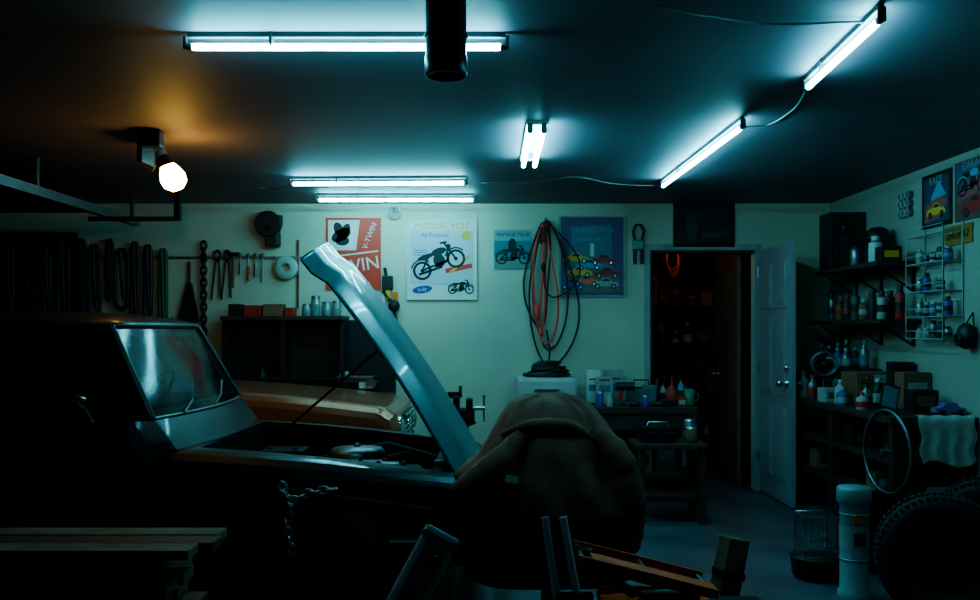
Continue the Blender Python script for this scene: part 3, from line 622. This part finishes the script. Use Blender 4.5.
# ---------------------------------------------------------------- store room content
b=B('storage_shelving_unit')
for zz in (.25,.75,1.2,1.62): b.bx(1.3,2.5,9.2,9.6,zz-.02,zz,DWOOD)
for xx in (1.32,2.48):
    for yy in (9.22,9.58): b.bx(xx-.02,xx+.02,yy-.02,yy+.02,0,2.0,DWOOD)
b.done()
b=B('stored_boxes')
for zz in (.25,.75,1.2,1.62):
    xx=1.42
    while xx<2.34:
        w=random.uniform(.06,.16); h=random.uniform(.1,.32); c1=random.choice([DWOOD,BLK,BRN,BRN,DWOOD])
        if random.random()<.5: carton(b,xx+w/2,9.38,zz,w,.2,h,c1,random.choice([BLK,DWOOD,BRN]))
        else: bottle(b,xx+w/2,9.36,zz,w*.4,h,c1,random.choice([BLK,DIRTW,DWOOD]))
        xx+=w+.02
b.done()
b=B('brown_inner_door'); b.bx(X(737,7.78),X(741,7.78)+.0,7.78,8.5,0.01,2.03,WOOD); b.lathe([(.02,0),(.01,.03),(.025,.05),(.01,.07)],(X(737,7.78),8.4,.95),STEEL,(-1,0,0)); b.done()
b=B('hanging_orange_cord'); x=X(678,8.3); 
for k in range(3): b.torus((x+.01*k,8.575+.02*k,2.05-.02*k),.09,.008,(.3,1,0),ORG,sx=.6,sy=1.3+.1*k)
b.cyl((x,8.575,2.12),(x,8.575,2.28),.006,STEEL); b.done()
b=B('green_jug'); bottle(b,1.85,8.75,0,.12,.38,mat('jug',(.12,.2,.15),.4),DIRTW); b.done()
b=B('cardboard_carton'); carton(b,1.5,8.7,0,.35,.3,.3,BRN,DWOOD); carton(b,1.5,8.72,.3,.28,.26,.22,BRN,DWOOD); b.done()
WB=mat('store_bulb',(1,.42,.12),.4,emit=60)
b=B('store_room_bulb'); b.lathe([(.015,0),(.03,.04),(.035,.07),(.02,.1),(.002,.105)],(2.12,8.30,2.34),WB,(0,0,-1)); b.lathe([(.03,0),(.02,.06)],(2.12,8.30,2.4),WHT,(0,0,-1)); b.done()
# ---------------------------------------------------------------- right wall shelving
def shelf(S,x0,y0,y1,ys,h):
    b=B('wooden_shelf'); b.bx(x0,RX,y0,y1,S-.03,S,DWOOD,bev=.003)
    for yy in ys: b.bx(RX-.02,RX,yy-.01,yy+.01,S-h,S-.03,BLKM); b.tube([(x0+.05,yy,S-.038),(RX-.01,yy,S-h)],.008,BLKM)
    b.done()
S1,S2,S3=1.82,1.43,1.07
shelf(S1,2.58,6.0,7.12,(6.1,6.6,7.05),.2); shelf(S2,2.60,6.0,7.3,(6.1,6.6,7.2),.18); shelf(S3,2.60,6.6,7.4,(6.7,7.3),.18)
b=B('loudspeaker'); b.bx(2.60,2.87,6.88,7.11,S1,2.26,BLK,bev=.008); b.lathe([(.09,0),(.095,.006),(.085,.008),(.03,-.02)],(2.735,6.88,S1+.13),BLKM,(0,-1,0),cap=False,seg=28); b.lathe([(.035,.0),(.02,.012),(.002,.014)],(2.735,6.88,S1+.13),GRYM,(0,-1,0)); b.lathe([(.045,0),(.04,.008),(.01,.012)],(2.735,6.88,S1+.32),BLKM,(0,-1,0)); b.done()
b=B('spray_cans')
yy=6.08; 
for k in range(15):
    can(b,2.68+(.0 if k%2 else .09),yy,S2,.033,random.uniform(.15,.23),rc(),random.choice([DIRTW,BLK,DRED,BLK])); yy+=.075
b.done()
b=B('assorted_bottles')
yy=6.66
for k in range(8): bottle(b,2.67+(.0 if k%2 else .1),yy,S3,.035,random.uniform(.15,.22),random.choice([BLK,GRYM,TEAL,BLU]),random.choice([DIRTW,BLK,TEAL])); yy+=.085
b.done()
b=B('shelf_containers')
carton(b,2.70,6.10,S1,.14,.10,.10,BLK,YEL); can(b,2.68,6.26,S1,.045,.19,WHT,WHT); carton(b,2.76,6.40,S1,.16,.12,.17,BLK,DIRTW); jar(b,2.66,6.54,S1,.045,.15,GRYM,BLK); carton(b,2.72,6.72,S1,.16,.14,.22,BLK,BLK)
b.done()
b=B('baseball_cap'); b.lathe([(.085,0),(.088,.03),(.075,.07),(.04,.095),(.004,.10)],(2.76,6.41,S1+.172),BLK); b.ball((2.68,6.38,S1+.18),(.06,.06,.008),BLK); b.done()
b=B('stacked_cups'); 
for i in range(3):
    for j in range(3): b.torus((RX-.035,6.2+i*.06-.06,2.19+j*.06-.03),.024,.006,(1,0,0),DIRTW,seg=18); b.cyl((RX,6.2+i*.06-.06,2.19+j*.06-.03),(RX-.035,6.2+i*.06-.06,2.19+j*.06-.03),.026,GRYM)
b.done()
b=B('wire_rack'); y0,y1=5.47,5.95; xx0=RX-.13; WW=mat('wire_white',(.40,.42,.40),.4)
for zz in (1.96,1.78,1.60,1.44,1.30):
    for xr in (xx0,RX-.01): b.tube([(xr,y0,zz),(xr,y1,zz)],.004,WW,6)
    for yr in (y0,y1): b.tube([(xx0,yr,zz),(RX-.01,yr,zz)],.004,WW,6)
    for k in range(7): yv=y0+(y1-y0)*k/6; b.tube([(xx0,yv,zz),(RX-.01,yv,zz)],.0025,WW,5)
    b.tube([(xx0,y0,zz+.05),(xx0,y1,zz+.05)],.003,WW,6)
for yr in (y0,y1,(y0+y1)/2): b.tube([(RX-.008,yr,1.28),(RX-.008,yr,2.02)],.005,WW,6)
for yr in (y0,y1): b.tube([(xx0,yr,1.30),(xx0,yr,2.0)],.003,WW,6)
b.done()
b=B('rack_bottles')
for zz in (1.78,1.60,1.44,1.30):
    for k in range(5):
        if random.random()<.85: can(b,RX-.07,5.52+k*.09,zz+.003,.026,random.uniform(.06,.12),random.choice([DIRTW,GRYM,BLK,BLU,GRYM]),random.choice([DIRTW,BLK]))
b.done()
b=B('hanging_mask'); b.ball((RX-.05,5.35,1.32),(.05,.07,.08),BLK); b.torus((RX-.10,5.35,1.30),.03,.012,(1,0,0),BLKR); b.tube([(RX-.03,5.3,1.38),(RX-.01,5.35,1.46),(RX-.03,5.4,1.38)],.005,BLK); b.done()
BZ=.84; bx0=2.36
b=B('side_workbench'); b.bx(bx0,RX-.003,5.3,7.25,BZ-.04,BZ,DWOOD,bev=.004)
for xx in (bx0+.05,2.83):
    for yy in (5.35,6.3,7.2): b.bx(xx-.03,xx+.03,yy-.03,yy+.03,0,BZ-.04,DWOOD)
b.bx(bx0+.02,RX-.02,5.35,7.2,.30,.33,DWOOD); b.bx(bx0+.02,RX-.02,5.35,7.2,.55,.575,DWOOD); b.done()
b=B('drawer_organizer'); b.bx(2.55,2.86,6.25,6.55,BZ,BZ+.22,BRN,bev=.004)
for i in range(3):
    for j in range(3): b.bx(2.565+j*.098,2.655+j*.098,6.24,6.25,BZ+.015+i*.068,BZ+.07+i*.068,DIRTW if (i+j)%3==0 else BRN); b.ball((2.61+j*.098,6.235,BZ+.045+i*.068),.008,STEEL,8,6)
b.done()
b=B('bench_bottles')
for (x,y,h,c) in ((2.43,7.12,.2,BLK),(2.42,6.95,.20,DIRTW),(2.43,6.78,.18,GRYM),(2.46,6.32,.17,DIRTW),(2.42,6.18,.12,BLU),(2.50,5.98,.16,GRYM),(2.62,6.08,.19,BLK),(2.56,6.85,.18,BLK),(2.68,6.95,.18,TEAL),(2.58,5.80,.13,DRED),(2.42,5.85,.11,DIRTW),(2.66,7.10,.18,DIRTW)): bottle(b,x,y,BZ,.04,h,c,random.choice([DIRTW,BLK,DRED]))
b.done()
b=B('bench_cartons')
for (x,y,w,h,c) in ((2.78,5.92,.18,.24,BRN),(2.72,5.68,.16,.14,BLK),(2.46,6.5,.14,.1,DIRTW),(2.77,6.72,.16,.18,BRN),(2.79,6.12,.14,.3,BLK)):
    carton(b,x,y,BZ,w,.13,h,c,random.choice([BRN,DIRTW,GRYM]),rz=random.uniform(-.1,.1))
b.done()
b=B('table_fan'); x,y=2.46,6.63
b.lathe([(.06,0),(.06,.012),(.014,.025),(.014,.2)],(x,y,BZ),BLKM); b.torus((x,y-.02,BZ+.27),.085,.005,(.3,1,0),GRYM); b.torus((x,y+.02,BZ+.27),.085,.005,(.3,1,0),GRYM)
for k in range(3):
    a=k*2.09; b.ball((x+.04*math.cos(a),y,BZ+.27+.04*math.sin(a)),(.035,.006,.035),BLKM,10,8)
b.ball((x,y,BZ+.27),(.025,.04,.025),BLK,12,8)
b.done()
b=B('toy_car'); tx,ty=2.76,5.42; TC=mat('toy_violet',(.22,.14,.36),.3)
b.prism([(tx-.09,BZ+.02),(tx-.09,BZ+.045),(tx-.05,BZ+.055),(tx-.03,BZ+.08),(tx+.03,BZ+.08),(tx+.05,BZ+.055),(tx+.09,BZ+.045),(tx+.09,BZ+.02)],ty-.035,ty+.035,TC)
for dx in (-.055,.055):
    for dy in (-.037,.037): b.cyl((tx+dx,ty+dy-.006,BZ+.02),(tx+dx,ty+dy+.006,BZ+.02),.02,BLKR)
b.done()
b=B('hand_mirror'); b.box((2.45,5.52,BZ+.10),(.11,.02,.17),BLKM,rot=(-.25,.3,0),bev=.01); b.box((2.45,5.508,BZ+.105),(.085,.008,.13),TEAL,rot=(-.25,.3,0)); b.box((2.45,5.56,BZ+.012),(.1,.09,.024),BLK); b.done()
b=B('hanging_towel'); TW=mat('towel_cloth',(.40,.42,.38),.9,var=.15,scale=20,bump=.3); g=[]
for i in range(15):
    t=i/14; r=[]
    for j in range(25):
        s_=j/24; x=2.52+.33*s_+.01*math.sin(i)
        if t<.25: y,z=5.345-(t/.25)*.055,BZ+.006+.004*math.sin(s_*20)
        else:
            tt=(t-.25)/.75; y=5.282-.014*math.sin(s_*22+tt*1.5)*tt-.012*tt; z=BZ-.0-.27*tt+(.02*math.sin(s_*7) if t==1 else 0)
        r.append((x,y,z))
    g.append(r)
b.loft(g,TW,cap=False,closed=False); b.loft([[(p[0],p[1]-.004,p[2]+.003) for p in r] for r in g],TW,cap=False,closed=False); b.done()
b=B('shoe_box'); carton(b,2.70,5.47,.33,.24,.16,.12,BLK,DIRTW); carton(b,2.70,5.47,.575,.2,.15,.1,BLK,TEAL); b.done()
b=B('under_bench_boxes')
for k in range(8): carton(b,2.52+.19*(k%2),5.75+.17*k,.575 if k%3 else .33,.18,.14,random.uniform(.1,.17),random.choice([BLK,BRN,GRYM]),random.choice([BLK,BRN,DIRTW]))
b.done()
b=B('storage_bin'); b.loft([[(2.02,5.0,0),(2.25,5.0,0),(2.25,5.22,0),(2.02,5.22,0)],[(1.99,4.97,.42),(2.27,4.97,.42),(2.27,5.24,.42),(1.99,5.24,.42)]],BLK,smooth=False); b.bx(1.98,2.275,4.96,5.25,.40,.42,BLKM,bev=.005); b.done()
b=B('bicycle_rim'); c=(2.25,5.11,.667); ax=Vector((-.93,-.12,.0)); b.torus(c,.235,.008,ax,GRYM,seg=48); b.torus(c,.222,.006,ax,BLKM,seg=48)
b.lathe([(.016,-.03),(.016,.03)],c,GRYM,ax)
side=ax.cross(Vector((0,0,1))).normalized()
for k in range(16):
    a=2*math.pi*k/16; b.tube([Vector(c)+ax.normalized()*(.02 if k%2 else -.02),Vector(c)+side*.222*math.cos(a)+Vector((0,0,.222*math.sin(a)))],.0013,BLKM,4)
b.done()
def tire(name,c,R,w,axis,rimm=BLKM):
    b=B(name); b.lathe([(R*.58,-w*.36),(R*.72,-w*.5),(R*.9,-w*.52),(R*.97,-w*.44),(R,-w*.25),(R,w*.25),(R*.97,w*.44),(R*.9,w*.52),(R*.72,w*.5),(R*.58,w*.36),(R*.58,-w*.36)],c,BLKR,axis,seg=56,cap=False)
    T=Matrix.Translation(c)@frame(axis)
    for k in range(56):
        a=2*math.pi*k/56
        for s in (-1,1):
            b.box((R*.995*math.cos(a+s*.02),R*.995*math.sin(a+s*.02),s*w*.3),(.02,.018,w*.30),BLKR,rot=(0,0,a),T=T)
    b.lathe([(R*.58,w*.3),(R*.56,w*.1),(R*.4,w*.05),(R*.3,w*.18),(R*.1,w*.2),(.01,w*.2)],c,rimm,axis,seg=32)
    b.lathe([(R*.58,-w*.3),(R*.56,-w*.1),(R*.4,-w*.05),(.01,-w*.05)],c,rimm,axis,seg=32)
    for k in range(5):
        a=2*math.pi*k/5; b.box((R*.22*math.cos(a),R*.22*math.sin(a),w*.2),(.02,.02,.03),GRYM,T=T)
    return b.done()
tire('car_tire',(2.11,4.2,.295),.285,.19,(-.35,-1,0))
tire('car_tire',(2.54,4.56,.305),.29,.19,(-.55,-1,0))
b=B('metal_canister'); CAN=mat('canister_paint',(.30,.34,.35),.4,metal=.1); x,y=X(854,4.6),4.6
b.lathe([(.082,0),(.082,.02),(.070,.03),(.070,.46),(.080,.475),(.085,.48),(.085,.545),(.078,.555),(.02,.556)],(x,y,0),CAN,seg=28)
b.lathe([(.072,.24),(.072,.36)],(x,y,0),DIRTW,cap=False); b.torus((x,y,.19),.072,.004,(0,0,1),STEEL); b.torus((x,y,.42),.072,.004,(0,0,1),STEEL)
b.bx(x-.03,x+.01,y-.076,y-.07,.38,.41,ORG); b.bx(x-.03,x+.03,y-.076,y-.07,.27,.33,GRYM); b.done()
b=B('oil_drain_pan'); b.lathe([(.11,0),(.13,.02),(.14,.11),(.145,.12),(.02,.118)],(1.79,4.93,0),BLK,seg=28); b.done()
b=B('wire_basket'); x0,x1,y0,y1=1.70,1.88,4.85,5.02
for zz in (.126,.18,.24,.345): b.tube([(x0,y0,zz),(x1,y0,zz),(x1,y1,zz),(x0,y1,zz)],.004 if zz<.3 else .006,STEEL,6,closed=True)
for k in range(9):
    t=k/8
    for yy in (y0,y1): b.tube([(x0+(x1-x0)*t,yy,.126),(x0+(x1-x0)*t,yy,.345)],.0025,STEEL,5)
    for xx in (x0,x1): b.tube([(xx,y0+(y1-y0)*t,.126),(xx,y0+(y1-y0)*t,.345)],.0025,STEEL,5)
b.done()
# ---------------------------------------------------------------- foreground: padded chair with jacket
VIN=mat('black_vinyl',(.012,.012,.013),.5)
b=B('padded_chair'); cx,cy=.245,3.80
def srect(cx,cy,a,c,z,n=40,e=.6):
    R=[]
    for k in range(n):
        t=2*math.pi*k/n; ct,st=math.cos(t),math.sin(t)
        R.append((cx+a*math.copysign(abs(ct)**e,ct),cy+c*math.copysign(abs(st)**e,st),z))
    return R
b.loft([srect(cx,cy,.28,.15,.30),srect(cx,cy,.35,.18,.33),srect(cx,cy,.365,.20,.45),srect(cx,cy,.36,.19,.60),srect(cx,cy,.30,.15,.75),srect(cx,cy,.24,.12,.88),srect(cx,cy,.16,.08,.98),srect(cx,cy,.05,.04,1.03)],VIN)
b.cyl((cx,cy,.06),(cx,cy,.31),.03,BLKM)
for k in range(5):
    a=2*math.pi*k/5+.3; e=(cx+.28*math.cos(a),cy+.28*math.sin(a)); b.tube([(cx,cy,.10),(e[0],e[1],.07)],.022,BLKM); b.cyl((e[0],e[1]-.015,.03),(e[0],e[1]+.015,.03),.028,BLKR)
b.done()
JK=mat('jacket_cloth',(.24,.105,.066),.85,var=.35,scale=7,bump=.5)
b=B('draped_jacket'); rows=[]; NT=96
zs=[(1.078,.06,.04,.25),(1.072,.11,.08,.25),(1.05,.165,.13,.25),(1.01,.20,.16,.255),(.96,.235,.19,.26),(.90,.265,.21,.26),(.84,.295,.22,.255),(.78,.33,.235,.245),(.73,.36,.245,.24),(.69,.375,.25,.24),(.65,.385,.25,.24)]
for i,(z,a,c,xx) in enumerate(zs):
    r=[]
    for k in range(NT):
        t=2*math.pi*k/NT; ct,st=math.cos(t),math.sin(t); q=i/(len(zs)-1)
        f=noise.noise(Vector((ct*2.2,st*2.2+5,z*2.5)))*.13*q**.5+noise.noise(Vector((ct*5,st*5,z*3+9)))*.08*q
        f+=.045*q**.6*abs(math.sin(5*t+z*14+1.5*noise.noise(Vector((ct*2,st*2,z*3)))))-.02*q
        z2=z
        if q>.6: z2=z-(q-.6)*(.30*max(0,ct)+.10*math.sin(3*t+.6))+(q-.6)*.16*max(0,-ct)
        r.append((xx+a*(1+f)*math.copysign(abs(ct)**.85,ct),cy+c*(1+f)*math.copysign(abs(st)**.85,st),z2+.018*noise.noise(Vector((ct*4,st*4,z*5)))))
    rows.append(r)
b.loft(rows,JK,cap=False)
b.add(rows[0],[list(range(NT))],JK,smooth=True)
inner=[[(p[0]*.985+.004,cy+(p[1]-cy)*.97,p[2]-.012) for p in r] for r in rows[-4:]]; b.loft(inner,BLK,cap=False)
def sleeve(pts,rad,m=JK):
    Q=[];RR=[]
    P=[Vector(p) for p in pts]
    for i in range(len(P)-1):
        p0=P[max(i-1,0)];p1=P[i];p2=P[i+1];p3=P[min(i+2,len(P)-1)]
        for k in range(7):
            t=k/7; p=.5*((2*p1)+(p2-p0)*t+(2*p0-5*p1+4*p2-p3)*t*t+(3*p1-p0-3*p2+p3)*t**3); w=rad[i]+(rad[i+1]-rad[i])*t
            Q.append(p+Vector((noise.noise(p*9)*.010,noise.noise(p*9+Vector((3,0,0)))*.010,0))); RR.append(w*(1+.06*math.sin(len(Q)*1.9)))
    Q.append(P[-1]); RR.append(rad[-1]); b.tube(Q,RR,m,16)
sleeve([(.42,3.68,.94),(.51,3.64,.86),(.565,3.63,.72),(.58,3.66,.56),(.57,3.70,.46)],[.04,.055,.055,.05,.045])
sleeve([(.13,3.62,.93),(.04,3.58,.84),(-.06,3.57,.76),(-.14,3.60,.71)],[.035,.05,.045,.028])
sleeve([(.05,3.66,.93),(.17,3.60,.975),(.32,3.60,.97),(.43,3.66,.90)],[.010,.022,.024,.010])
b.box((.085,3.49,.775),(.05,.006,.028),PAPER,rot=(0,.15,0))
b.done()
b=B('motorcycle_fork'); y=3.42; FK=mat('fork_chrome',(.72,.70,.68),.42,metal=.6)
for (u0,u1) in ((545,557),(563,578)):
    xt,zt2=X(u0,y),Z(517,y); xb=X(u1,y); zb2=Z(600,y); dx=(xb-xt)/(zt2-zb2)
    b.cyl((xt,y,zt2),(xt+dx*(zt2-.28),y,.28),.0155,FK); b.cyl((xt+dx*(zt2-.32),y,.32),(xt+dx*(zt2-.03),y,.03),.022,FK); b.ball((xt+dx*(zt2-.02),y,.026),(.024,.024,.024),STEEL)
b.box((X(572,y)+.01,y,.34),(.14,.05,.03),BLKM,bev=.008); b.done()
b=B('black_crate'); b.bx(.42,.98,3.02,3.34,0,.36,BLK,bev=.01)
for zz in (.08,.18,.28): b.bx(.415,.985,3.015,3.345,zz-.01,zz+.01,BLKM,bev=.003)
b.bx(.405,.995,3.005,3.355,.34,.365,BLKM,bev=.006); b.done()
b=B('floor_jack'); y0,y1=3.06,3.29; zz0=.366
Yj=3.15
def jp(u,v): return (X(u,Yj),Z(v,Yj))
for yy in (y0,y1):
    b.prism([jp(576,559),jp(576,549),jp(645,566),jp(712,583),jp(712,592),jp(640,577)],yy,yy+.014,ORG)
    b.prism([jp(578,556),jp(590,559),jp(640,586),jp(628,591)],yy,yy+.014,ORG)
    b.prism([(X(603,Yj),zz0+.022),(X(603,Yj),zz0+.05),(X(712,Yj),zz0+.06),(X(712,Yj),zz0+.022)],yy-.014,yy,DRED)
    for u in (608,703): b.cyl((X(u,Yj),yy-.03,zz0+.025),(X(u,Yj),yy+.0,zz0+.025),.025,BLKM)
b.prism([jp(590,555),jp(590,552),jp(712,583),jp(712,587)],y0+.014,y0+.09,ORG)
for u,v in ((580,554),(706,587),(645,572)): b.cyl((jp(u,v)[0],y0-.01,jp(u,v)[1]),(jp(u,v)[0],y1+.02,jp(u,v)[1]),.010,STEEL)
b.lathe([(.035,0),(.042,.01),(.042,.02),(.03,.025)],(X(586,Yj),3.19,Z(554,Yj)-.01),BLKM)
b.cyl((X(640,Yj),3.175,zz0+.04),(X(700,Yj),3.175,zz0+.05),.028,BLKM); b.bx(X(603,Yj),X(712,Yj),y0,y1,zz0+.02,zz0+.03,ORG); b.done()
b=B('wooden_post'); y=3.9
b.box((X(725,y),y,.232),(.10,.09,.45),WOOD,rot=(.0,.22,.3),bev=.006); b.box((X(725,y)+.012,y-.01,.30),(.106,.096,.03),BLKM,rot=(.0,.22,.3)); b.done()
b=B('aluminum_case'); 
R=Matrix.Translation((X(400,3.2),3.2,.345))@Matrix.Rotation(.50,4,'Y')@Matrix.Rotation(-.25,4,'X')
AL=mat('aluminum_dull',(.42,.42,.42),.5,metal=.4,var=.2)
b.M=R
b.box((0,0,0),(.13,.16,.64),AL,bev=.01); b.box((-.0,-.082,.0),(.085,.006,.56),GRYM,bev=.004); b.lathe([(.018,0),(.018,.006),(.01,.006)],(.02,-.083,.22),BLK,(0,-1,0))
for zz in (-.29,.29): b.box((0,0,zz),(.136,.166,.02),STEEL,bev=.003)
b.box((0,-.09,.05),(.012,.02,.12),BLK,bev=.004)
for k in range(3): b.box((0,-.0845,-.2+.08*k),(.06,.004,.006),STEEL)
b.M=Matrix.Identity(4); b.done()
b=B('lumber_stack'); z=0; random.seed(3)
LM=[LUMB,DWOOD,LUMB,mat('lumber_grey',(.20,.16,.12),.7,var=.3,scale=10)]
ends=[-1.15,-1.0,-1.12,-1.05,-.98,-1.1,-1.2,-1.0,-1.12,-1.22,-1.05,-1.12,-.95,-1.12,-1.05]
for k in range(15):
    th=(.036,.045,.05)[k%3]; xe=ends[k]
    for j in range(3): 
        yj=3.02+.13*j; b.box(((xe+random.uniform(-.14,.02)-2.6)/2,yj+random.uniform(-.012,.012),z+th/2),(xe+2.6,.112,th*.93),LM[(k+j)%4],bev=.004)
    z+=th
    if k%4==2:
        for xs_ in (-2.2,-1.4): b.bx(xs_-.03,xs_+.03,2.97,3.32,z,z+.022,DWOOD)
        z+=.022
    if z>.60: break
b.done()
b=B('hoist_chain'); y=4.055; 
def cpz(u,v,yy=y): return (X(u,yy),yy,Z(v,yy))
chain(b,[cpz(283,487),cpz(292,505),cpz(287,525),cpz(292,550)],STEEL,R=.017,r=.005); chain(b,[cpz(292,500),cpz(310,492),cpz(332,489)],STEEL,R=.017,r=.005)
b.done()
# ---------------------------------------------------------------- world + camera
w=bpy.data.worlds.new('world'); bpy.context.scene.world=w; w.use_nodes=True
w.node_tree.nodes['Background'].inputs[0].default_value=(.02,.03,.04,1); w.node_tree.nodes['Background'].inputs[1].default_value=.3
cam=bpy.data.cameras.new('camera'); co=bpy.data.objects.new('camera',cam); bpy.context.scene.collection.objects.link(co)
co.location=(0,0,CH); co.rotation_euler=(math.pi/2,0,0); cam.sensor_width=36; cam.lens=F/980*36; cam.shift_y=31/980; cam.clip_start=.05
bpy.context.scene.camera=co
sc=bpy.context.scene; sc.view_settings.view_transform='AgX'; sc.view_settings.exposure=0.0
try: sc.view_settings.look='AgX - Medium High Contrast'
except Exception as e: print(e)
